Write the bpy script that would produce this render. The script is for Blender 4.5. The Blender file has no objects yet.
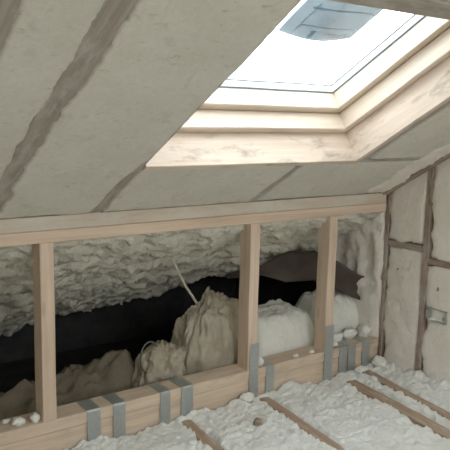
import bpy, bmesh, math, random
import numpy as np
from mathutils import Vector, Matrix

# ------------------------------------------------------------------ camera, world, light
SC = bpy.context.scene
COL = SC.collection
CAM_LOC = Vector((-0.7313, -1.9615, 0.9572))
YAW, PITCH, ROLL, FPX = 0.627, 0.1555, 0.0203, 680.0
fwd = Vector((math.sin(YAW)*math.cos(PITCH), math.cos(YAW)*math.cos(PITCH), -math.sin(PITCH)))
rt = Vector((math.cos(YAW), -math.sin(YAW), 0)); up = rt.cross(fwd)
rt2 = math.cos(ROLL)*rt + math.sin(ROLL)*up; up2 = -math.sin(ROLL)*rt + math.cos(ROLL)*up
cd = bpy.data.cameras.new('camera'); cam = bpy.data.objects.new('camera', cd); COL.objects.link(cam)
cd.sensor_width = 36; cd.lens = FPX/450*36; cd.clip_start = 0.02
cam.matrix_world = Matrix(((rt2.x, up2.x, -fwd.x, CAM_LOC.x), (rt2.y, up2.y, -fwd.y, CAM_LOC.y),
                           (rt2.z, up2.z, -fwd.z, CAM_LOC.z), (0, 0, 0, 1)))
SC.camera = cam
w = bpy.data.worlds.new('sky'); SC.world = w; w.use_nodes = True
bg = w.node_tree.nodes['Background']
bg.inputs[0].default_value = (0.93, 0.97, 1.0, 1); bg.inputs[1].default_value = 6.2   # even overcast sky
vs = SC.view_settings
SC.display_settings.display_device = 'sRGB'
vs.view_transform = 'Standard'; vs.look = 'None'; vs.gamma = 1; vs.use_curve_mapping = False
vs.exposure = 0.18
SC.cycles.use_denoising = True
SC.cycles.diffuse_bounces = 7; SC.cycles.max_bounces = 12; SC.cycles.transparent_max_bounces = 12

# roof geometry shared by everything below: pitch, underside of the rafters at y = 0
TH = 0.5279; ZR = 0.6556
ROOF_T = Vector((0, -math.cos(TH), math.sin(TH)))       # up the slope
ROOF_N = Vector((0, math.sin(TH), math.cos(TH)))        # outwards
def roof(x, l, d=0.0): return Vector((x, 0, ZR)) + ROOF_T*l + ROOF_N*d
XG = 1.563                                               # gable wall face
SKY_X0, SKY_X1, SKY_L0, SKY_L1 = 0.2056, 1.045, 0.330, 1.076
RIDGE_Y = -2.25; RIDGE_L = -RIDGE_Y/math.cos(TH)
ROOF2_T = Vector((0, math.cos(TH), math.sin(TH))); ROOF2_N = Vector((0, -math.sin(TH), math.cos(TH)))
def roof2(x, l, d=0.0): return Vector((x, 2*RIDGE_Y, ZR)) + ROOF2_T*l + ROOF2_N*d
S2 = (-1.2, 0.9, 0.60, 1.90)                              # added fill-light opening of the opposite slope: x0, x1, l0, l1

def portal(c, ex, ey, sx, sy):
    ld = bpy.data.lights.new('skylight_portal', 'AREA'); ld.shape = 'RECTANGLE'; ld.size = sx; ld.size_y = sy
    ld.cycles.is_portal = True
    o = bpy.data.objects.new('skylight_portal', ld); COL.objects.link(o)
    ez = ex.cross(ey)                                    # light shines along -z
    o.matrix_world = Matrix(((ex.x, ey.x, ez.x, c.x), (ex.y, ey.y, ez.y, c.y), (ex.z, ey.z, ez.z, c.z), (0, 0, 0, 1)))
portal(roof((SKY_X0+SKY_X1)/2, (SKY_L0+SKY_L1)/2, .30), Vector((-1, 0, 0)), -ROOF_T*1.0, .95, .85)
portal(roof2((S2[0]+S2[1])/2, (S2[2]+S2[3])/2, .16), Vector((1, 0, 0)), ROOF2_T*1.0, 2.1, 1.3)

random.seed(4); RNG = np.random.default_rng(4)

# ------------------------------------------------------------------ noise
_P = RNG.permutation(4096).astype(np.int64); _V = RNG.random(4096)*2-1
def vnoise(x, y, z=0.0):
    x, y, z = np.broadcast_arrays(np.asarray(x, float), np.asarray(y, float), np.asarray(z, float))
    xi, yi, zi = np.floor(x).astype(np.int64), np.floor(y).astype(np.int64), np.floor(z).astype(np.int64)
    f = [x-xi, y-yi, z-zi]; f = [t*t*t*(t*(t*6-15)+10) for t in f]
    out = np.zeros(x.shape)
    for a in (0, 1):
        for b in (0, 1):
            for c in (0, 1):
                h = _V[_P[(_P[(_P[(xi+a) & 4095]+yi+b) & 4095]+zi+c) & 4095]]
                out += h*(f[0] if a else 1-f[0])*(f[1] if b else 1-f[1])*(f[2] if c else 1-f[2])
    return out
def fbm(x, y, z=0.0, o=4, g=.5):
    s = 0; a = 1
    for k in range(o):
        s = s + a*vnoise(x*2**k+17*k, y*2**k+5*k, z*2**k+9*k); a *= g
    return s
def billow(x, y, z=0.0, o=3):
    s = 0; a = 1
    for k in range(o):
        s = s + a*(1-2*np.abs(vnoise(x*2**k+31*k, y*2**k+7*k, z*2**k+3*k))); a *= .5
    return s

# ------------------------------------------------------------------ materials
def nmat(name):
    m = bpy.data.materials.new(name); m.use_nodes = True
    nt = m.node_tree; return m, nt, nt.nodes['Principled BSDF']
def ramp(nt, fac, stops):
    r = nt.nodes.new('ShaderNodeValToRGB'); e = r.color_ramp.elements
    while len(e) < len(stops): e.new(.5)
    for q, (p, c) in zip(e, stops): q.position = p; q.color = (*c, 1)
    nt.links.new(fac, r.inputs[0]); return r.outputs[0]
def coords(nt, scale=(1, 1, 1), kind='Object'):
    t = nt.nodes.new('ShaderNodeTexCoord'); mp = nt.nodes.new('ShaderNodeMapping')
    mp.inputs['Scale'].default_value = scale; nt.links.new(t.outputs[kind], mp.inputs[0]); return mp.outputs[0]
def noise(nt, vec, sc, det=5, rough=.6, dist=0):
    n = nt.nodes.new('ShaderNodeTexNoise'); n.inputs['Scale'].default_value = sc; n.inputs['Detail'].default_value = det
    n.inputs['Roughness'].default_value = rough; n.inputs['Distortion'].default_value = dist
    nt.links.new(vec, n.inputs['Vector']); return n.outputs['Fac']
def mix(nt, fac, a, b, mode='MIX'):
    m = nt.nodes.new('ShaderNodeMix'); m.data_type = 'RGBA'; m.blend_type = mode
    if hasattr(fac, 'links'): nt.links.new(fac, m.inputs[0])
    else: m.inputs[0].default_value = fac
    for s, i in ((a, 6), (b, 7)):
        if hasattr(s, 'links'): nt.links.new(s, m.inputs[i])
        else: m.inputs[i].default_value = (*s, 1)
    return m.outputs[2]
def bump(nt, bs, h, strength, dist=.01):
    b = nt.nodes.new('ShaderNodeBump'); b.inputs['Strength'].default_value = strength; b.inputs['Distance'].default_value = dist
    nt.links.new(h, b.inputs['Height']); nt.links.new(b.outputs[0], bs.inputs['Normal'])

def wood(name, c0, c1, knots=.35, dirt=0.0, dirtc=(.12, .10, .09), rough=.75):
    m, nt, bs = nmat(name)
    info = nt.nodes.new('ShaderNodeObjectInfo')
    t = nt.nodes.new('ShaderNodeTexCoord'); ad = nt.nodes.new('ShaderNodeVectorMath'); ad.operation = 'ADD'
    sc = nt.nodes.new('ShaderNodeVectorMath'); sc.operation = 'SCALE'; sc.inputs['Scale'].default_value = 7.0
    cb = nt.nodes.new('ShaderNodeCombineXYZ'); nt.links.new(info.outputs['Random'], cb.inputs[0]); nt.links.new(info.outputs['Random'], cb.inputs[1])
    nt.links.new(cb.outputs[0], sc.inputs[0]); nt.links.new(t.outputs['Object'], ad.inputs[0]); nt.links.new(sc.outputs[0], ad.inputs[1])
    def mp(s):
        q = nt.nodes.new('ShaderNodeMapping'); q.inputs['Scale'].default_value = s; nt.links.new(ad.outputs[0], q.inputs[0]); return q.outputs[0]
    g = noise(nt, mp((2.2, 55, 55)), 1.0, 4, .6, .6)
    c = ramp(nt, g, [(.32, c0), (.68, c1)])
    big = noise(nt, mp((2.5, 9, 9)), 1.0, 3)
    c = mix(nt, .35, c, ramp(nt, big, [(.3, (.55, .5, .45)), (.7, (1, 1, 1))]), 'MULTIPLY')
    vo = nt.nodes.new('ShaderNodeTexVoronoi'); vo.inputs['Scale'].default_value = 1.0
    nt.links.new(mp((5, 16, 16)), vo.inputs['Vector'])
    k = ramp(nt, vo.outputs['Distance'], [(.07, (1, 1, 1)), (.16, (0, 0, 0))])
    kf = nt.nodes.new('ShaderNodeMath'); kf.operation = 'MULTIPLY'; kf.inputs[1].default_value = knots
    nt.links.new(k, kf.inputs[0])
    c = mix(nt, kf.outputs[0], c, (c0[0]*.42, c0[1]*.34, c0[2]*.3))
    if dirt:
        d = noise(nt, mp((7, 22, 22)), 1.0, 6, .7)
        df = ramp(nt, d, [(.62-dirt*.35, (0, 0, 0)), (.78-dirt*.2, (.85, .85, .85))])
        c = mix(nt, df, c, dirtc)
    nt.links.new(c, bs.inputs['Base Color']); bs.inputs['Roughness'].default_value = rough
    bump(nt, bs, g, .25, .002)
    return m

def foam(name, base, alt, stain=(.5, .44, .32), stains=.3, bs_=.5, scale=1.0, scars=.3):
    m, nt, bs = nmat(name); v = coords(nt)
    n1 = noise(nt, v, 6*scale, 5, .6); n2 = noise(nt, v, 60*scale, 4, .65)
    c = ramp(nt, n1, [(.3, base), (.7, alt)])
    c = mix(nt, .25, c, ramp(nt, n2, [(.3, (.72, .7, .66)), (.65, (1, 1, 1))]), 'MULTIPLY')
    n3 = noise(nt, v, 14*scale, 6, .75, .8)
    c = mix(nt, ramp(nt, n3, [(.62-.1*stains, (0, 0, 0)), (.78, (stains, stains, stains))]), c, stain)
    n4 = noise(nt, coords(nt, (26, 60, 60)), 1.0, 5, .7, .5)      # small knife scars
    c = mix(nt, ramp(nt, n4, [(.60, (0, 0, 0)), (.70, (scars, scars, scars))]), c, stain)
    nt.links.new(c, bs.inputs['Base Color']); bs.inputs['Roughness'].default_value = .9
    bs.inputs['Specular IOR Level'].default_value = .15
    bump(nt, bs, n2, bs_, .006)
    return m

M = {}
M['pine'] = wood('pine', (.64, .49, .37), (.79, .64, .51), .3)
M['pine_plate'] = wood('pine_plate', (.62, .49, .37), (.76, .62, .49), .3, .22, (.44, .37, .30))
M['plate_dusty'] = wood('foam_dusted_plate', (.56, .47, .38), (.68, .58, .48), .2, .6, (.62, .59, .52))
M['pine_sky'] = wood('lining_pine', (.66, .54, .44), (.79, .67, .57), .35, .27, (.26, .20, .16))
M['pine_clean'] = wood('clear_pine', (.72, .61, .50), (.82, .72, .61), .05, 0, rough=.45)
M['rafter'] = wood('weathered_rafter', (.30, .265, .225), (.43, .39, .335), .2, .45, (.53, .51, .46))
M['oldbrown'] = wood('old_brown_timber', (.24, .17, .13), (.36, .27, .22), .3, .55, (.50, .46, .42))
M['joist'] = wood('dusty_joist', (.34, .23, .155), (.50, .36, .26), .3, .35, (.52, .47, .40))
M['foam_roof'] = foam('trimmed_foam', (.62, .60, .53), (.69, .67, .605), (.40, .36, .29), .6, .45, 1.0, .65)
M['foam_wall'] = foam('wall_foam', (.79, .74, .67), (.86, .82, .76), (.52, .43, .33), .4, .7)
M['foam_floor'] = foam('floor_foam', (.82, .82, .785), (.89, .89, .86), (.62, .53, .38), .45, 1.0, 2.2)
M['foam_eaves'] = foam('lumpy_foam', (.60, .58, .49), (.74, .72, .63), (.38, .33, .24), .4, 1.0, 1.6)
M['foam_white'] = foam('white_foam', (.80, .80, .75), (.88, .88, .84), (.62, .57, .45), .2, .5)
M['wool'] = foam('brown_wool', (.20, .17, .125), (.29, .25, .19), (.10, .08, .06), .5, .9, 1.5)
M['chip_brown'] = foam('brown_foam_chip', (.30, .23, .16), (.42, .33, .25), (.2, .15, .1), .5, .8, 3)

m, nt, bs = nmat('galvanised_steel'); v = coords(nt)
n = noise(nt, v, 90, 3)
nt.links.new(ramp(nt, n, [(.3, (.47, .50, .50)), (.7, (.55, .58, .58))]), bs.inputs['Base Color'])
bs.inputs['Metallic'].default_value = .75; bs.inputs['Roughness'].default_value = .42; M['steel'] = m
m, nt, bs = nmat('dull_steel'); n = noise(nt, coords(nt), 70, 4)
nt.links.new(ramp(nt, n, [(.35, (.06, .06, .055)), (.65, (.22, .22, .21))]), bs.inputs['Base Color']); bs.inputs['Metallic'].default_value = .4; bs.inputs['Roughness'].default_value = .6; M['steel_dark'] = m
m, nt, bs = nmat('eaves_shade_black'); n = noise(nt, coords(nt), 12, 4)  # near-black colour paints the deep shade of the eaves
nt.links.new(ramp(nt, n, [(.3, (.022, .023, .022)), (.7, (.050, .049, .045))]), bs.inputs['Base Color']); bs.inputs['Roughness'].default_value = .9; M['eaves_shade'] = m
m, nt, bs = nmat('brown_membrane'); v = coords(nt)
n = noise(nt, v, 40, 5, .75); n2 = noise(nt, v, 8, 3)
c = ramp(nt, n2, [(.3, (.055, .040, .034)), (.7, (.10, .075, .064))])
c = mix(nt, ramp(nt, n, [(.66, (0, 0, 0)), (.72, (.8, .8, .8))]), c, (.5, .48, .42))
nt.links.new(c, bs.inputs['Base Color']); bs.inputs['Roughness'].default_value = .7; M['membrane'] = m
m, nt, bs = nmat('wrinkled_film_bag'); v = coords(nt); n = noise(nt, v, 14, 5)
nt.links.new(ramp(nt, n, [(.3, (.33, .29, .22)), (.7, (.50, .45, .36))]), bs.inputs['Base Color']); bs.inputs['Roughness'].default_value = .42
bump(nt, bs, noise(nt, v, 55, 3, .6, 1.0), .5, .006); M['bag'] = m
m, nt, bs = nmat('string'); bs.inputs['Base Color'].default_value = (.52, .47, .38, 1); bs.inputs['Roughness'].default_value = .8; M['string'] = m
m, nt, bs = nmat('dark_cable'); bs.inputs['Base Color'].default_value = (.10, .095, .085, 1); bs.inputs['Roughness'].default_value = .5; M['cable'] = m
m, nt, bs = nmat('grey_gasket'); bs.inputs['Base Color'].default_value = (.17, .21, .25, 1); bs.inputs['Roughness'].default_value = .6; M['gasket'] = m
m, nt, bs = nmat('deck_board'); n = noise(nt, coords(nt), 8, 4)
nt.links.new(ramp(nt, n, [(.3, (.42, .34, .25)), (.7, (.54, .45, .34))]), bs.inputs['Base Color']); bs.inputs['Roughness'].default_value = .85; M['deck'] = m
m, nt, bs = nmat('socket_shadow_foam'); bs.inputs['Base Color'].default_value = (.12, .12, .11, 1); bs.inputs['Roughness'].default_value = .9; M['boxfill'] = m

# pane: clear glass, mostly straight transmission with a fresnel reflection
m = bpy.data.materials.new('window_glass'); m.use_nodes = True; nt = m.node_tree; nt.nodes.clear()
out = nt.nodes.new('ShaderNodeOutputMaterial'); mx = nt.nodes.new('ShaderNodeMixShader'); fr = nt.nodes.new('ShaderNodeFresnel')
tr = nt.nodes.new('ShaderNodeBsdfTransparent'); gl = nt.nodes.new('ShaderNodeBsdfGlossy')
tr.inputs[0].default_value = (.95, .98, .98, 1); gl.inputs['Roughness'].default_value = .02; fr.inputs[0].default_value = 1.45
ge = nt.nodes.new('ShaderNodeNewGeometry'); mr = nt.nodes.new('ShaderNodeMapRange')
mr.inputs['To Min'].default_value = 1.45; mr.inputs['To Max'].default_value = 1/1.45   # same reflectance on both faces of the pane
nt.links.new(ge.outputs['Backfacing'], mr.inputs['Value']); nt.links.new(mr.outputs[0], fr.inputs[0])
nt.links.new(fr.outputs[0], mx.inputs[0]); nt.links.new(tr.outputs[0], mx.inputs[1]); nt.links.new(gl.outputs[0], mx.inputs[2]); nt.links.new(mx.outputs[0], out.inputs[0]); M['glass'] = m
# translucent blue-grey sheeting
def sheet_mat(name, c, tc):
    m = bpy.data.materials.new(name); m.use_nodes = True; nt = m.node_tree; nt.nodes.clear()
    out = nt.nodes.new('ShaderNodeOutputMaterial'); mx = nt.nodes.new('ShaderNodeAddShader')
    d = nt.nodes.new('ShaderNodeBsdfDiffuse'); t = nt.nodes.new('ShaderNodeBsdfTranslucent')
    n = noise(nt, coords(nt), 7, 3)
    d.inputs[0].default_value = (*c, 1)
    nt.links.new(ramp(nt, n, [(.3, tuple(q*.85 for q in tc)), (.7, tuple(q*1.1 for q in tc))]), t.inputs[0])
    nt.links.new(d.outputs[0], mx.inputs[0]); nt.links.new(t.outputs[0], mx.inputs[1]); nt.links.new(mx.outputs[0], out.inputs[0])
    return m
M['sheet'] = sheet_mat('blue_grey_sheeting', (.24, .27, .29), (.215, .230, .242))
M['sheet_seam'] = sheet_mat('sheeting_seam', (.05, .06, .07), (.66, .72, .76))
M['sheet_print'] = sheet_mat('sheeting_print', (.06, .06, .06), (.84, .80, .80))

# ------------------------------------------------------------------ object helpers
def tag(o, label=None, cat=None, group=None, kind=None):
    if label: o['label'] = label
    if cat: o['category'] = cat
    if group: o['group'] = group
    if kind: o['kind'] = kind
    return o
def par(o, parent):
    if parent is not None:
        o.parent = parent; o.matrix_parent_inverse = Matrix.Translation(-parent.location) if parent.type == 'EMPTY' else parent.matrix_basis.inverted()
    return o
def empty(name, loc):
    o = bpy.data.objects.new(name, None); o.location = loc; o.empty_display_size = .05; COL.objects.link(o); return o
def link(name, me, mat, parent=None, mw=None):
    o = bpy.data.objects.new(name, me); COL.objects.link(o)
    if mat is not None and not me.materials: me.materials.append(mat)
    if mw is not None: o.matrix_basis = mw
    return par(o, parent)
def pyd(name, v, f, mat, parent=None, smooth=False, origin=None):
    v = np.asarray(v, float)
    o0 = v.mean(0) if origin is None else np.asarray(origin, float)
    me = bpy.data.meshes.new(name); me.from_pydata((v-o0).tolist(), [], f); me.update()
    if smooth: me.polygons.foreach_set('use_smooth', [True]*len(me.polygons))
    return link(name, me, mat, parent, Matrix.Translation(Vector(o0)))
def timber(name, p0, p1, wd, ht, mat, parent=None, side=None, bev=.002, seg=6, warp=.0008):
    """a sawn board from p0 to p1 (centre line); wd along `side`, ht along the other normal"""
    p0, p1 = Vector(p0), Vector(p1); ax = (p1-p0); L = ax.length; ax.normalize()
    s = Vector(side or (1, 0, 0)); s = (s-ax*s.dot(ax)).normalized(); n = ax.cross(s)
    b = bev; prof = [(-wd/2+b, -ht/2), (wd/2-b, -ht/2), (wd/2, -ht/2+b), (wd/2, ht/2-b), (wd/2-b, ht/2), (-wd/2+b, ht/2), (-wd/2, ht/2-b), (-wd/2, -ht/2+b)]
    vs_, fs = [], []
    for i in range(seg+1):
        x = -L/2+L*i/seg; q = random.uniform(-warp, warp) if 0 < i < seg else 0
        vs_ += [(x, a+q, c) for a, c in prof]
    for i in range(seg):
        for j in range(8):
            k = (j+1) % 8; fs.append((i*8+j, i*8+k, i*8+8+k, i*8+8+j))
    fs.append(tuple(range(7, -1, -1))); fs.append(tuple(seg*8+j for j in range(8)))
    me = bpy.data.meshes.new(name); me.from_pydata(vs_, [], fs); me.update()
    c = (p0+p1)/2
    mw = Matrix(((ax.x, s.x, n.x, c.x), (ax.y, s.y, n.y, c.y), (ax.z, s.z, n.z, c.z), (0, 0, 0, 1)))
    return link(name, me, mat, parent, mw)
def boxes(name, bs_, mat, parent=None):
    """axis-aligned boxes (x0,x1,y0,y1,z0,z1) in one mesh"""
    v, f = [], []
    for x0, x1, y0, y1, z0, z1 in bs_:
        k = len(v); v += [(x0, y0, z0), (x1, y0, z0), (x1, y1, z0), (x0, y1, z0), (x0, y0, z1), (x1, y0, z1), (x1, y1, z1), (x0, y1, z1)]
        f += [tuple(k+i for i in q) for q in ((3, 2, 1, 0), (4, 5, 6, 7), (0, 1, 5, 4), (1, 2, 6, 5), (2, 3, 7, 6), (3, 0, 4, 7))]
    return pyd(name, v, f, mat, parent)
def slab(name, u0, u1, v0, v1, O, U, V, W, disp, thick, mat, parent=None, res=.012, jit=.004, keep=(0, 0, 0, 0), smooth=True, skew=None, vskew=None, lip=.004):
    """a foam block: face grid over (u, v) pushed along W by disp(u, v), ragged edges, closed behind"""
    nu, nv = max(2, int((u1-u0)/res)), max(2, int((v1-v0)/res))
    uu, vv = np.meshgrid(np.linspace(u0, u1, nu+1), np.linspace(v0, v1, nv+1), indexing='ij')
    e = lambda a, s: jit*fbm(a*13+s, s*3.7, 0, 5, .65)
    fu = (uu-u0)/(u1-u0); fv = (vv-v0)/(v1-v0)
    s0 = random.random()*50
    du = (1-fu)**6*e(vv, s0)*(1-keep[0]) + fu**6*e(vv, s0+9)*(1-keep[1])
    dv = (1-fv)**6*e(uu, s0+19)*(1-keep[2]) + fv**6*e(uu, s0+31)*(1-keep[3])
    h = disp(uu, vv)
    edge = np.minimum(np.minimum(fu*(u1-u0), (1-fu)*(u1-u0)), np.minimum(fv*(v1-v0), (1-fv)*(v1-v0)))
    h = h - lip*np.exp(-(edge/.008)**2)
    uu2, vv2 = uu+du, vv+dv
    if skew: uu2 = uu2+skew(uu, vv)
    if vskew: vv2 = vv2+vskew(uu, vv)
    O, U, V, W = [np.array(q) for q in (O, U, V, W)]
    P = O + uu2[..., None]*U + vv2[..., None]*V + h[..., None]*W
    Q = O + uu2[..., None]*U + vv2[..., None]*V - thick*W
    verts = P.reshape(-1, 3).tolist(); idx = lambda i, j: i*(nv+1)+j
    faces = [(idx(i, j), idx(i+1, j), idx(i+1, j+1), idx(i, j+1)) for i in range(nu) for j in range(nv)]
    ring = [(i, 0) for i in range(nu)]+[(nu, j) for j in range(nv)]+[(i, nv) for i in range(nu, 0, -1)]+[(0, j) for j in range(nv, 0, -1)]
    b0 = len(verts); verts += [Q[i, j].tolist() for i, j in ring]; n = len(ring)
    for k in range(n):
        a, b = ring[k], ring[(k+1) % n]; faces.append((idx(*b), idx(*a), b0+k, b0+(k+1) % n))
    faces.append(tuple(b0+k for k in range(n-1, -1, -1)))
    if np.dot(np.cross(U, V), W) < 0: faces = [tuple(reversed(q)) for q in faces]
    return pyd(name, verts, faces, mat, parent, smooth)
def blob(name, c, r, mat, parent=None, amp=.25, fr=3.0, sub=4, seed=0, fn=None):
    bm = bmesh.new(); bmesh.ops.create_icosphere(bm, subdivisions=sub, radius=1)
    co = np.array([v.co[:] for v in bm.verts])
    d = 1+amp*fbm(co[:, 0]*fr+seed*7.3, co[:, 1]*fr+seed*3.1, co[:, 2]*fr+seed, 4)
    if fn is not None: d = d*fn(co)
    co2 = co*d[:, None]*np.array(r)
    for v, q in zip(bm.verts, co2): v.co = q
    me = bpy.data.meshes.new(name); bm.to_mesh(me); bm.free()
    me.polygons.foreach_set('use_smooth', [True]*len(me.polygons))
    return link(name, me, mat, parent, Matrix.Translation(Vector(c)))
def tube(name, pts, r, mat, parent=None, n=8):
    pts = [Vector(p) for p in pts]; vs_, fs = [], []
    for i, p in enumerate(pts):
        t = (pts[min(i+1, len(pts)-1)]-pts[max(i-1, 0)]).normalized(); a = t.orthogonal().normalized() if i == 0 else (a-t*a.dot(t)).normalized(); b = t.cross(a)
        vs_ += [tuple(p+(a*math.cos(k*2*math.pi/n)+b*math.sin(k*2*math.pi/n))*r) for k in range(n)]
    for i in range(len(pts)-1):
        for k in range(n): fs.append((i*n+k, i*n+(k+1) % n, (i+1)*n+(k+1) % n, (i+1)*n+k))
    fs += [tuple(range(n-1, -1, -1)), tuple((len(pts)-1)*n+k for k in range(n))]
    return pyd(name, vs_, fs, mat, parent, True)

X, Y, Z = Vector((1, 0, 0)), Vector((0, 1, 0)), Vector((0, 0, 1))
XL = -2.6                                               # far (left) gable
YB = 2*RIDGE_Y                                          # opposite eaves line

# ------------------------------------------------------------------ setting
tag(boxes('floor', [(XL, XG+.25, YB-.1, 1.25, -.30, -.24)], M['deck']), 'board ceiling of the room below, under joists and foam', 'floor', kind='structure')
def roof_deck(name, R, T, N, O, hole, mat):
    """deck slab over a whole slope with one rectangular opening"""
    x0, x1, l0, l1 = hole; d0, d1 = .20, .235
    la, lb = -1.5, RIDGE_L+.10
    v, f = [], []
    for a, b, c, d in ((XL, x0, la, lb), (x1, XG+.25, la, lb), (x0, x1, la, l0), (x0, x1, l1, lb)):
        k = len(v)
        for dd in (d0, d1): v += [tuple(R(a, c, dd)), tuple(R(b, c, dd)), tuple(R(b, d, dd)), tuple(R(a, d, dd))]
        f += [tuple(k+i for i in q) for q in ((3, 2, 1, 0), (4, 5, 6, 7), (0, 1, 5, 4), (1, 2, 6, 5), (2, 3, 7, 6), (3, 0, 4, 7))]
    return pyd(name, v, f, mat)
tag(roof_deck('ceiling', roof, ROOF_T, ROOF_N, None, (SKY_X0-.03, SKY_X1+.03, SKY_L0-.03, SKY_L1+.03), M['deck']), 'sloping roof deck above rafters and foam around skylight', 'ceiling', kind='structure')
tag(roof_deck('ceiling_rear', roof2, ROOF2_T, ROOF2_N, None, S2, M['deck']), 'opposite roof slope deck beyond the ridge', 'ceiling', kind='structure')
def gable(name, x0, x1, mat):
    """wall slab with the outline of the roof"""
    zc = lambda y: ZR-y*math.tan(TH)+.19/math.cos(TH)
    pr = [(1.2, -.3), (1.2, zc(1.2)), (RIDGE_Y, zc(RIDGE_Y)), (YB-.08, zc(2*RIDGE_Y-YB+.08)), (YB-.08, -.3)]
    v = [(x, y, z) for x in (x0, x1) for y, z in pr]
    return pyd(name, v, [(0, 1, 2, 3, 4), (9, 8, 7, 6, 5)]+[(i, i+5, (i+1) % 5+5, (i+1) % 5) for i in range(5)], mat)
tag(gable('wall_left', XL-.1, XL, M['foam_wall']), 'foam filled gable at the other end of loft', 'wall', kind='structure')
tag(boxes('wall_front', [(XL, XG, YB-.08, YB, -.3, .9)], M['foam_wall']), 'low wall under opposite roof slope', 'wall', kind='structure')
tag(boxes('wall_back', [(XL, XG+.25, 1.12, 1.18, -.3, .35)], M['eaves_shade']), 'near-black far end of eaves, deep shade put into its colour', 'wall', kind='structure')

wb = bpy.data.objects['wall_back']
boxes('shade_floor', [(XL, XG, .585, 1.115, -.238, -.20)], M['eaves_shade'], wb)  # dark floor and underside pieces painting the eaves shade
timber('shade_underside', roof(-.5, -.40, .09), roof(-.5, -1.33, .09), 4.1, .012, M['eaves_shade'], wb, side=X)
# roof foam of the opposite slope and over the ridge side that the camera never faces
def dn(a, s=0, f1=9, f2=40): return lambda u, v: a*fbm(u*f1+s, v*f1*.8+s*2, s, 3)+a*.35*fbm(u*f2, v*f2, s, 2)
rear = bpy.data.objects['ceiling_rear']
for a, b, c, d in ((XL, S2[0], 0, RIDGE_L), (S2[1], XG, 0, RIDGE_L), (S2[0], S2[1], 0, S2[2]), (S2[0], S2[1], S2[3], RIDGE_L)):
    slab('foam_panel', a, b, c, d, roof2(0, 0), X, ROOF2_T, -ROOF2_N, dn(.004), .14, M['foam_roof'], rear, res=.08)
fill_win = empty('fill_window', roof2((S2[0]+S2[1])/2, S2[2], .15)); tag(fill_win, 'unseen roof window added in the opposite slope for fill light', 'window', kind='structure')  # added out of view to let in fill light
for a, b in (((S2[0], S2[2]), (S2[1], S2[2])), ((S2[0], S2[3]), (S2[1], S2[3])), ((S2[0], S2[2]), (S2[0], S2[3])), ((S2[1], S2[2]), (S2[1], S2[3]))):
    timber('frame_rail', roof2(*a, .17), roof2(*b, .17), .05, .08, M['pine_clean'], fill_win, side=ROOF2_N.cross(roof2(*b)-roof2(*a)))
pyd('pane', [roof2(S2[0], S2[2], .2), roof2(S2[1], S2[2], .2), roof2(S2[1], S2[3], .2), roof2(S2[0], S2[3], .2)], [(0, 1, 2, 3)], M['glass'], fill_win)

# gable wall on the right: backing, studs, noggins, foam infill as parts of the wall
gw = gable('wall_right', XG+.05, XG+.25, M['deck'])
tag(gw, 'gable wall of old timber studs with trimmed foam between', 'wall', kind='structure')
def ztop(y): return ZR - y*math.tan(TH) if y > RIDGE_Y else ZR + (y-2*RIDGE_Y)*math.tan(TH)
GS = [-.0, -.2121, -.64, -1.07, -1.5, -1.93]
GW = [.018, .027, .036, .036, .036, .036]
for y, wd in zip(GS, GW):
    timber('stud', (XG+.022, y, -.24), (XG+.022, y, ztop(y)+.02), wd, .05, M['oldbrown'], gw, side=Y)
NOG = [.437, .392, .47, .40, .44]
for k, z in enumerate(NOG):
    ya, yb = GS[k]-GW[k]/2, GS[k+1]+GW[k+1]/2
    timber('noggin', (XG+.024, ya, z), (XG+.024, yb, z), .026, .05, M['oldbrown'], gw, side=Z)
    t = .013
    slab('foam_panel', yb+.004, ya-.004, -.24, z-t, (XG, 0, 0), Y, Z, -X, dn(.005, k+1), .045, M['foam_wall'], gw, res=.011 if k < 2 else .05, jit=.009)
    zt_ = ztop(ya)+.02
    slab('foam_panel', yb+.004, ya-.004, z+t, zt_, (XG, 0, 0), Y, Z, -X, dn(.005, k+11), .045, M['foam_wall'], gw, res=.011 if k < 2 else .05, jit=.009, keep=(0, 0, 0, 1),
         vskew=lambda u, v, z0=z+t, y0=ya, z1=zt_: (v-z0)/(z1-z0)*(y0-u)*math.tan(TH)*1.0)   # top edge follows the slope
slab('foam_panel', YB, GS[-1]-.02, -.24, 2.0, (XG, 0, 0), Y, Z, -X, dn(.004, 30), .045, M['foam_wall'], gw, res=.08)
# foam on the gable inside the eaves, bulging and ragged
slab('foam_lining', .016, .42, -.24, .62, (XG, 0, 0), Y, Z, -X, lambda u, v: .008+.014*billow(u*12, v*8, 3)*np.clip((u-.01)/.05, 0, 1)+.004*fbm(u*50, v*50, 1, 2), .045, M['foam_wall'], gw, res=.012, jit=.01)
boxes('shade_lining', [(XG+.02, XG+.045, .40, 1.11, -.24, .42)], M['eaves_shade'], gw)  # dark sheet painting the eaves shade on the gable

# ------------------------------------------------------------------ skylight
win = empty('window_1', roof((SKY_X0+SKY_X1)/2, SKY_L0, .11)); tag(win, 'bright pine roof window letting in white daylight', 'window', kind='structure')
def ring(name, inset_in, width, d0, d1, mat, parent, skip=()):
    """four mitre-less rails whose inner faces lie inset_in inside the opening"""
    a = inset_in; w2 = width/2; dm = (d0+d1)/2; ht = d1-d0
    x0, x1, l0, l1 = SKY_X0+a-w2, SKY_X1-a+w2, SKY_L0+a-w2, SKY_L1-a+w2
    res = []
    for nm, p, q in (('bottom', (x0-w2, l0), (x1+w2, l0)), ('top', (x0-w2, l1), (x1+w2, l1)), ('left', (x0, l0+w2), (x0, l1-w2)), ('right', (x1, l0+w2), (x1, l1-w2))):
        P, Q = roof(*p, dm), roof(*q, dm)
        res.append(timber(name, P, Q, ht, width, mat, parent, side=ROOF_N, bev=.003))
    return res
ring('frame_rail', .026, .075, .108, .172, M['pine_clean'], win)
ring('sash_rail', .054, .060, .174, .262, M['pine_clean'], win)
ring('gasket', .058, .012, .233, .240, M['gasket'], win)
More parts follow.
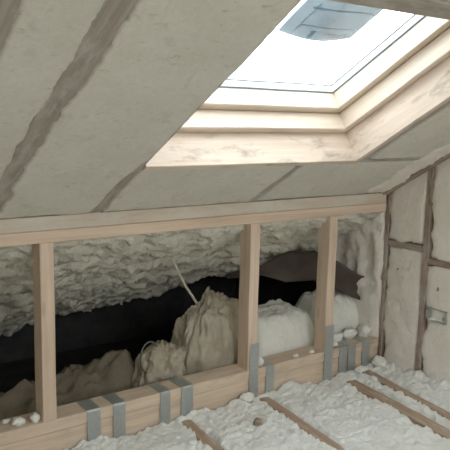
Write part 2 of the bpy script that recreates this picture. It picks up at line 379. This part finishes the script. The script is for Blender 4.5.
ring('spacer_bar', .076, .007, .249, .256, M['gasket'], win)
a = .05
vv = [tuple(roof(x, l, d)) for d in (.241, .247) for x, l in ((SKY_X0+a, SKY_L0+a), (SKY_X1-a, SKY_L0+a), (SKY_X1-a, SKY_L1-a), (SKY_X0+a, SKY_L1-a))]
pyd('pane', vv, [(3, 2, 1, 0), (4, 5, 6, 7), (0, 1, 5, 4), (1, 2, 6, 5), (2, 3, 7, 6), (3, 0, 4, 7)], M['glass'], win)

lin = empty('skylight_lining', roof(SKY_X1, SKY_L0)); tag(lin, 'stained pine boards lining the well of the skylight', 'lining boards')
t = .024
timber('lining_board', roof(SKY_X0+.001, SKY_L0-t/2, .052), roof(SKY_X1+t, SKY_L0-t/2, .052), .112, t, M['pine_sky'], lin, side=ROOF_N)
timber('lining_board', roof(SKY_X1+t/2, SKY_L0, .052), roof(SKY_X1+t/2, SKY_L1, .052), .112, t, M['pine_sky'], lin, side=ROOF_N)

# blue-grey sheet lying over the upper part of the pane
def sheet(x0, x1, l0f, l1, d, mat, name, parent=None):
    n = 60; v = []; f = []
    for dd in (d, d+.0015):
        for i in range(n+1):
            x = x0+(x1-x0)*i/n; lo = l0f((x-x0)/(x1-x0))
            for j in range(9):
                l = lo+(l1-lo)*j/8; v.append(tuple(roof(x, l, dd+.003*math.sin(x*23+l*11))))
    S = (n+1)*9
    for i in range(n):
        for j in range(8):
            a, b, c, e = i*9+j, i*9+9+j, i*9+10+j, i*9+j+1
            f += [(e, c, b, a), (S+a, S+b, S+c, S+e)]
    for i in range(n): f += [(i*9, i*9+9, S+i*9+9, S+i*9), (i*9+8, S+i*9+8, S+i*9+17, i*9+17)]
    for j in range(8): f += [(j, S+j, S+j+1, j+1), (n*9+j, n*9+j+1, S+n*9+j+1, S+n*9+j)]
    return pyd(name, v, f, mat, parent, True)
so = empty('plastic_sheet', roof(.69, .65, .255)); tag(so, 'blue-grey sheet with curved lower edge over upper skylight pane', 'sheet')
sheet(.548, .838, lambda t: .650-.085*t*(1-t)+.002*t, 1.03, .256, M['sheet'], 'sheet', so)
sheet(.60, .835, lambda t: .690+.006*t, .697, .2515, M['sheet_seam'], 'seam', so)
sheet(.585, .832, lambda t: .765+.008*t, .775, .2515, M['sheet_seam'], 'seam', so)
sheet(.655, .672, lambda t: .640, .676, .2515, M['sheet_seam'], 'fold', so)
sheet(.595, .601, lambda t: .66, .79, .2515, M['sheet_seam'], 'fold', so)
sheet(.715, .80, lambda t: .655, .672, .2515, M['sheet_print'], 'patch', so)

# ------------------------------------------------------------------ rafters and roof foam
RD = .19
def rafter(x0, x1, l0, l1, label, dz=.004, mat='rafter', wid=0.0):
    o = timber('rafter', roof((x0+x1)/2, l0, RD/2+dz), roof((x0+x1)/2, l1, RD/2+dz), x1-x0+wid, RD, M[mat], side=X, seg=14)
    return tag(o, label, 'rafter', 'roof rafters')
rafter(-.384, -.330, -.07, RIDGE_L, 'narrow brown strip of rafter farther from skylight than the wide smeared one', .0025, wid=.012)
rafter(-.187, -.137, -.07, RIDGE_L, 'wide dirty grey brown rafter face between two foam bays', .0025, wid=.012)
rafter(.158, SKY_X0, -.07, RIDGE_L, 'rafter bordering the skylight well, half smeared with foam', .002)
rafter(SKY_X1+.026, SKY_X1+.066, SKY_L0-.03, RIDGE_L, 'rafter behind the lining board on gable side of skylight', .004)
rafter(.797, .826, -.07, SKY_L0-.03, 'short rafter strip under the skylight, crossing the foam below it', .0025, wid=.012)
rafter(XG-.038, XG-.002, -.02, RIDGE_L, 'crumbly red brown rafter running up along gable wall', -.008, 'oldbrown')
hd = timber('skylight_header', roof(SKY_X0, SKY_L1+.03, .075), roof(SKY_X1+.025, SKY_L1+.03, .075), .05, .17, M['rafter'], side=ROOF_T)
tag(hd, 'dark weathered timber header crossing the top of skylight', 'header')
nog = timber('roof_noggin', roof(SKY_X1+.03, SKY_L0-.012, .04), roof(XG-.12, SKY_L0-.012, .04), .016, .08, M['rafter'], side=ROOF_T)
tag(nog, 'thin dark timber strip between skylight corner and gable', 'noggin')

def roof_foam(x0, x1, l0, l1, label, seed, res=.011, jit=.0065, amp=.0012, skew=None, keep=(0, 0, .8, 0)):
    o = slab('roof_foam', x0, x1, l0, l1, roof(0, 0), X, ROOF_T, -ROOF_N, dn(amp, seed, 7, 45), .16, M['foam_roof'], res=res, jit=jit, skew=skew, lip=.0012, keep=keep)
    return tag(o, label, 'insulation', 'trimmed foam between rafters')
roof_foam(XL, -.386, -.001, RIDGE_L, 'trimmed grey foam bay on far side of the outermost brown strip', 1, .03)
roof_foam(-.328, -.189, -.001, RIDGE_L, 'narrow foam bay between the two brown rafter strips', 2)
roof_foam(-.135, .166, -.001, RIDGE_L, 'wide smooth foam bay beside the skylight well', 3, .010, .010,
          skew=lambda u, v: np.clip((u+.135)/.301, 0, 1)**3*.0385*np.clip((v-.20)/.22, 0, 1), keep=(0, .72, .8, 0))
roof_foam(.207, .796, -.001, SKY_L0-.026, 'foam below the skylight, between its left corner and short rafter', 4)
roof_foam(.827, 1.42, -.001, SKY_L0-.026, 'foam below the skylight reaching towards the gable', 5)
roof_foam(SKY_X1+.068, 1.44, SKY_L0+.002, RIDGE_L, 'foam bay between skylight and gable wall', 6)
roof_foam(.21, SKY_X1+.02, SKY_L1+.058, RIDGE_L, 'foam above the skylight header', 7, .03)
# rough foam fillet where roof meets gable
o = slab('foam_fillet', 1.405, XG-.030, .0, RIDGE_L, roof(0, 0), X, ROOF_T, -ROOF_N,
         lambda u, v: .001+.004*billow(u*14, v*11, 2)+.004*fbm(u*60, v*60, 0, 2), .10, M['foam_wall'], res=.010, jit=.016, lip=.002)
tag(o, 'rough ragged foam along the joint of roof and gable', 'insulation')

# ------------------------------------------------------------------ knee wall frame
kw = empty('knee_wall_frame', (.6, .03, 0)); tag(kw, 'low pine stud wall frame under the sloping roof', 'wall frame')
KX0, KX1 = -1.9, XG-.012
timber('top_plate', (KX0, .033, .591), (KX1, .033, .591), .066, .038, M['pine'], kw, side=Y, seg=20)
timber('upper_plate', (KX0, .035, .6325), (KX1, .035, .6325), .066, .044, M['plate_dusty'], kw, side=Y, seg=20)
for x in (0, .810, 1.217, -.81):
    timber('stud', (x+.0224, .033, 0), (x+.0224, .033, .572), .0447, .0657, M['pine'], kw, side=X, seg=8)
timber('sole_plate', (KX0, .046, -.020), (KX1, .046, -.020), .092, .040, M['pine_plate'], kw, side=Y, seg=20)
tj = timber('trimmer_joist', (KX0, .050, -.126), (KX1, .050, -.126), .092, .170, M['pine_plate'], side=Y, seg=20)
tag(tj, 'deep pine trimmer under the stud wall that carries the steel straps', 'beam')

# ------------------------------------------------------------------ floor joists and hangers
def joist(xr, y0, sl, label, y1=-1.9):
    wd = .056 if xr > 1.3 and xr < 1.4 else .042; xc = xr-wd/2
    o = timber('floor_joist', (xc, y0, -.117-.06), (xc+(y1-y0)*sl, y1, -.117-.06), wd, .12, M['joist'], side=X, seg=12, warp=.003)
    return tag(o, label, 'joist', 'floor joists half buried in foam')
JS = [(.541, -.004, .12), (.905, -.004, .122), (1.336, -.004, .13), (1.466, -.004, .17)]
for (xr, y0, sl), lb in zip(JS, ('floor joist ending at the trimmer far from any stud', 'floor joist running from the foot of the middle wall stud',
        'floor joist leaving the paired hangers, second from gable wall', 'floor joist next to the gable wall, dark along one edge')):
    joist(xr, y0, sl, lb)
def strap(x0, x1, rise, parent):
    t_ = .0022; r = .004
    # profile in (y, z): over the plate and down the face, or straight up the stud face
    if rise: pts = [(-.0012, rise), (-.0012, .03), (-.0012, -.03), (-.0012, -.09), (-.0014, -.150)]
    else: pts = [(.084, .0014), (.040, .0014), (.004, .0014), (.0, .0008), (-.0012, -.003), (-.0012, -.03), (-.0012, -.09), (-.0014, -.150)]
    n = len(pts); v = []; f = []
    pn = []
    for i, (y, z) in enumerate(pts):
        a = pts[max(i-1, 0)]; b = pts[min(i+1, n-1)]; dy, dz = b[0]-a[0], b[1]-a[1]; L = math.hypot(dy, dz)
        pn.append((y+dz/L*t_, z-dy/L*t_))     # outward side
    for xx in (x0, x1):
        v += [(xx, y, z) for y, z in pts]+[(xx, y, z) for y, z in pn]
    q = lambda s, k, i: s*2*n+k*n+i
    for i in range(n-1):
        f += [(q(0, 0, i), q(1, 0, i), q(1, 0, i+1), q(0, 0, i+1)), (q(0, 1, i+1), q(1, 1, i+1), q(1, 1, i), q(0, 1, i)),
              (q(0, 0, i), q(0, 0, i+1), q(0, 1, i+1), q(0, 1, i)), (q(1, 0, i+1), q(1, 0, i), q(1, 1, i), q(1, 1, i+1))]
    f += [(q(0, 0, 0), q(0, 1, 0), q(1, 1, 0), q(1, 0, 0)), (q(0, 0, n-1), q(1, 0, n-1), q(1, 1, n-1), q(0, 1, n-1))]
    bm = bmesh.new(); bv = [bm.verts.new(c) for c in v]
    for fc in f: bm.faces.new([bv[i] for i in fc])
    bmesh.ops.recalc_face_normals(bm, faces=bm.faces)
    me = bpy.data.meshes.new('strap'); bm.to_mesh(me); bm.free()
    s = link('strap', me, M['steel'], parent)
    hv, hf = [], []
    for z in (-.025, -.05, -.075, -.10):
        for dx in (.3, .7):
            k = len(hv); cx = x0+(x1-x0)*dx
            hv += [(cx+.0032*math.cos(j*math.pi/3), -.0014-t_-.0012, z+.0032*math.sin(j*math.pi/3)) for j in range(6)]
            hv += [(cx+.0032*math.cos(j*math.pi/3), -.0014, z+.0032*math.sin(j*math.pi/3)) for j in range(6)]
            hf += [tuple(k+j for j in range(5, -1, -1))]+[(k+j, k+(j+1) % 6, k+6+(j+1) % 6, k+6+j) for j in range(6)]
    return s
HG = [((.147, .194), (.241, .286), 0, 0, 'galvanised joist hanger nearest the outer wall stud, both straps folded over plate'),
      ((.423, .464), (.510, .561), 0, 0, 'galvanised joist hanger midway between studs, straps folded over plate'),
      ((.818, .862), (.902, .943), .105, 0, 'galvanised joist hanger with one strap up the middle stud'),
      ((1.216, 1.264), (1.303, 1.350), .112, 0, 'galvanised joist hanger with one strap up the stud near the gable'),
      ((1.357, 1.404), (1.444, 1.493), 0, 0, 'galvanised joist hanger closest to the gable wall')]
for (a, b), (c, d), r1, r2, lb in HG:
    h = empty('joist_hanger', ((a+d)/2, 0, -.15)); tag(h, lb, 'joist hanger', 'steel joist hangers over the plate')
    strap(a, b, r1, h); strap(c, d, r2, h)
    boxes('seat', [(b-.004, c+.004, -.075, -.0005, -.152, -.150)], M['steel'], h)

# ------------------------------------------------------------------ floor foam (uncountable)
gx0, gx1, gy0, gy1 = -1.5, XG-.004, -2.4, -.004
nx, ny = 420, 340
gx = np.linspace(gx0, gx1, nx+1); gy = gy1-(gy1-gy0)*np.linspace(0, 1, ny+1)**1.5
U, V_ = np.meshgrid(gx, gy, indexing='ij')
h = -.113+.007*fbm(U*9, V_*9, 1, 3)+.005*billow(U*34, V_*34, 4, 2)+.005*fbm(U*75, V_*75, 2, 2)
h += .016*np.exp(-((V_)/.05)**2)*(.4+fbm(U*12, 3, 0, 2))+.03*np.exp(-((U-XG)/.05)**2)*(.6+.5*fbm(V_*14, 1, 0, 2))
rag = .010*fbm(V_*16, U*4, 7, 3)
for k, (xr, y0, sl) in enumerate(JS):
    c = xr-(.028 if k == 2 else .021)+(V_-y0)*sl
    wv = (.019, .021, .033, .023)[k]+rag
    d = np.abs(U-c)
    m_ = np.clip((wv+.008-d)/.016, 0, 1)
    vis = np.clip((-V_-(.012, .012, .075, .02)[k])/.03, 0, 1)
    if k == 0: vis = vis*np.clip(1.2+1.6*fbm(V_*6, 2, 0, 2), .0, 1)
    m_ = m_*vis
    h = h*(1-m_)+(-.150)*m_
fv = np.stack([U, V_, h], -1).reshape(-1, 3)
ff = [(i*(ny+1)+j+1, (i+1)*(ny+1)+j+1, (i+1)*(ny+1)+j, i*(ny+1)+j) for i in range(nx) for j in range(ny)]
o = pyd('floor_foam', fv, ff, M['foam_floor'], None, True)
tag(o, 'white crumbly spray foam filling the floor between joists', 'insulation', kind='stuff')
o = boxes('floor_board', [(XL, XG, YB, -2.39, -.2, -.115)], M['deck']); tag(o, 'bare chipboard decking behind the foam filled floor', 'floor boards')

# ------------------------------------------------------------------ eaves behind the knee wall
def eav(u, v):   # v = distance down the slope
    left = np.clip((.35-u)/.7, 0, 1)
    return .055+.016*billow(u*7, v*8, 1, 2)+.010*billow(u*22, v*34, 4, 3)+.008*fbm(u*50, v*60, 3, 2)+(.02+.075*left)*np.clip((v-.4)/.6, 0, 1)
o = slab('eaves_foam', -1.6, XG-.01, .085, .98, roof(0, 0), X, -ROOF_T, -ROOF_N, eav, .12, M['foam_eaves'], res=.010, jit=.04, keep=(1, 1, 1, 0),
         vskew=lambda u, v: np.clip(v, 0, 1)*(.24*np.clip((.45-u)/.5, 0, 1)-.30*np.clip((u-.7)/.3, 0, 1)))
tag(o, 'lumpy beige sprayed foam on the roof underside inside the eaves', 'insulation')
# brown wool on the eaves floor
nx, ny = 120, 60
U, V_ = np.meshgrid(np.linspace(-1.6, .92, nx+1), np.linspace(.105, .58, ny+1), indexing='ij')
r = V_-.36-.03*np.sin(U*7)
h = -.16+(.125+.055*np.exp(-((U-.37)/.12)**2)+.04*np.clip(U, -1, .3))*np.clip((.62-U)/.15, .15, 1)*np.exp(-(np.abs(r)/.14)**3)*(1+.25*fbm(U*6, 1, 0, 3))+.026*billow(U*9, V_*9, 5, 3)+.012*fbm(U*40, V_*40, 0, 3)
h = np.maximum(h, -.2); h[:, 0] = h[0, :] = h[-1, :] = -.235; h[:, -1] = -.235
fv = np.stack([U, V_, h], -1).reshape(-1, 3)
ff = [(i*(ny+1)+j, (i+1)*(ny+1)+j, (i+1)*(ny+1)+j+1, i*(ny+1)+j+1) for i in range(nx) for j in range(ny)]
tag(pyd('mineral_wool', fv, ff, M['wool'], None, True), 'dim brown wool insulation heaped on the floor of the eaves', 'insulation')
# white foam mounds
def mound(x0, x1, y0, y1, zt, seed, label, back=.6):
    n1, n2 = 48, 44
    U, V_ = np.meshgrid(np.linspace(0, 1, n1+1), np.linspace(0, 1, n2+1), indexing='ij')
    env = np.clip(1-np.abs(2*U-1)**7, 0, 1)**.5*np.clip(1-np.abs(2*V_-1)**4.5, 0, 1)**.5
    xs, ys = x0+(x1-x0)*U, y0+(y1-y0)*V_
    h = -.22+(zt+.22)*env*(1+.03*fbm(xs*9, ys*9, seed, 3))+.007*billow(xs*20, ys*20, seed, 3)*env+.004*fbm(xs*60, ys*60, seed, 2)*env
    fv = np.stack([xs, ys, h], -1).reshape(-1, 3)
    ff = [(i*(n2+1)+j, (i+1)*(n2+1)+j, (i+1)*(n2+1)+j+1, i*(n2+1)+j+1) for i in range(n1) for j in range(n2)]
    return tag(pyd('foam_mound', fv, ff, M['foam_white'], None, True), label, 'insulation', 'white foam mounds behind the plate')
mound(.950, 1.325, .097, .42, .140, 3, 'white foam mound behind the plate between the middle stud and the next')
mound(1.327, XG+.035, .097, .40, .165, 8, 'white foam mound behind the plate beside the gable')

# wrinkled bag and its smaller neighbour
def bagfn(seed, fq, lean):
    def fn(co):
        az = np.arctan2(co[:, 1], co[:, 0]); z = co[:, 2]
        cx, cy = np.cos(az)*fq, np.sin(az)*fq
        wz = z*1.3+.5*vnoise(cx*.6+seed, cy*.6, z*2)
        fold = .050*billow(cx*.9+seed, cy*.9, wz, 3)+.026*billow(cx*2.6, cy*2.6+seed, wz*2.2, 2)
        pinch = 1-.36*np.clip(z+.15, 0, 1)+.10*co[:, 0]*lean
        return (pinch+fold)*(1-.5*np.clip(z-.86, 0, 1))
    return fn
o = blob('insulation_bag', (.785, .222, .060), (.175, .112, .300), M['bag'], None, .17, 1.5, 6, 2, bagfn(1.0, 3.2, 1.0)); tag(o, 'large wrinkled beige bag slumped behind the plate, tied at top', 'bag')
o = blob('insulation_bag', (.575, .225, -.005), (.125, .100, .150), M['bag'], None, .2, 1.6, 6, 6, bagfn(4.0, 2.6, -1.0)); tag(o, 'smaller wrinkled bag leaning on the large one', 'bag')
o = tube('string', [(.600, .215, .425), (.612, .214, .40), (.632, .212, .36), (.655, .21, .315), (.684, .205, .272), (.705, .20, .238)], .0055, M['string'])
tag(o, 'pale string from roof foam down to the wrinkled bag', 'string')
pts = [(.470+.055*math.cos(a)*.7-.015, .13, .085+.060*math.sin(a)) for a in np.linspace(.6, 4.3, 18)]
tag(tube('cable', pts, .0035, M['cable']), 'thin looped cable beside the smaller bag', 'cable')

# dark brown membrane drooping across the two bays next to the gable
n = 40; v = []; f = []
for k in (0, 1):
    for i in range(n+1):
        t = i/n; x = 1.05+(XG-1.05)*t; y = .46-.36*t
        zt = float(np.interp(t, (0, .22, .45, .60, .72, 1), (.255, .297, .365, .385, .340, .256)))+.006*math.sin(t*19)
        hh = zt-float(np.interp(t, (0, .22, .40, .62, .72, 1), (.240, .262, .232, .238, .217, .140)))
        for j in range(9):
            s = j/8; v.append((x, y+.02*math.sin(3*s+6*t)+.03*s*(1-s)+.004*k, zt-hh*s))
S = (n+1)*9
for i in range(n):
    for j in range(8):
        a, b, c, d = i*9+j, i*9+9+j, i*9+10+j, i*9+j+1
        f += [(a, b, c, d), (S+d, S+c, S+b, S+a)]
    f += [(i*9, S+i*9, S+i*9+9, i*9+9), (i*9+8, i*9+17, S+i*9+17, S+i*9+8)]
tag(pyd('membrane', v, f, M['membrane'], None, True), 'dark brown foam-flecked membrane drooping behind the studs near gable', 'membrane')

# ------------------------------------------------------------------ back box in the gable
bx = empty('back_box', (XG-.004, -.287, .13)); tag(bx, 'galvanised electrical back box set in the gable foam', 'back box')
y0, y1, z0, z1, xf, xb, t = -.338, -.240, .150, .203, XG-.010, XG+.035, .003
boxes('shell', [(xf, xb, y0, y1, z0, z0+t), (xf, xb, y0, y1, z1-t, z1), (xf, xb, y0, y0+t, z0, z1), (xf, xb, y1-t, y1, z0, z1)], M['steel'], bx)
boxes('back_plate', [(xb-.016, xb-.014, y0+t, y1-t, z0+t, z1-t)], M['steel_dark'], bx)
boxes('lug', [(xf, xf+t, y1-.024, y1-t, .160, .196)], M['steel'], bx); boxes('lug', [(xf, xf+t, y0+t, y0+.016, .163, .177)], M['steel'], bx)
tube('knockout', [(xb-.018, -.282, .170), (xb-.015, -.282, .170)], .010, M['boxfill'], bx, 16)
blob('foam_smear', (xf+.012, -.262, .153), (.012, .018, .012), M['foam_wall'], bx, .3, 3, 3, 2)

for y, z, r in ((-.287, .287, .006), (-.226, -.075, .007), (-.12, .20, .004), (-.075, .33, .004)):
    blob('stain_dab', (XG-.003, y, z), (.0035, r*.8, r*1.3), M['chip_brown'], gw, .3, 2.5, 2, int(z*100))
# ------------------------------------------------------------------ loose bits
CH = [((-.072, .030, .010), (.021, .016, .011), 'white', 'flat white foam crumb on the plate on outer side of the stud foot'),
      ((-.020, .020, .013), (.014, .012, .016), 'white', 'upright white foam crumb leaning on the foot of the outer stud'),
      ((-.100, .060, .006), (.012, .010, .007), 'white', 'tiny white foam crumb on plate, farthest out from outer stud'),
      ((.892, .030, .016), (.017, .015, .019), 'white', 'white foam lump wedged between middle stud and hanger strap'),
      ((1.075, .020, .006), (.012, .010, .007), 'white', 'little white crumb on plate front midway along the white mound'),
      ((1.165, .022, .005), (.012, .010, .006), 'white', 'little white crumb on plate just before the stud nearest the gable'),
      ((1.300, .028, .012), (.020, .014, .012), 'white', 'ragged white foam crumb on plate by stud near gable'),
      ((1.350, .070, .018), (.045, .022, .020), 'white', 'soft white foam roll on the plate behind the gable end straps'),
      ((1.440, .072, .022), (.045, .022, .024), 'white', 'puffed white foam lump on plate behind the last hanger'),
      ((1.520, .060, .024), (.026, .030, .028), 'white', 'white foam lump filling the corner of plate and gable'),
      ((.702, -.205, -.098), (.017, .014, .012), 'brown', 'brown chunk lying on the white floor foam'),
      ((.790, -.025, -.092), (.030, .020, .018), 'white', 'white foam lump on floor against trimmer under the middle stud'),
      ((1.39, -.055, -.094), (.036, .020, .012), 'white', 'flat pale foam flake on floor between the two hangers near gable'),
      ((1.515, -.040, -.088), (.030, .030, .022), 'white', 'crumbly foam heap on floor in the corner of trimmer and gable')]
for i, (c, r, kind, lb) in enumerate(CH):
    o = blob('foam_chunk', c, r, M['foam_white' if kind == 'white' else 'chip_brown'], None, .3, 2.6, 3, i+3)
    tag(o, lb, 'foam chunk', 'loose foam crumbs')
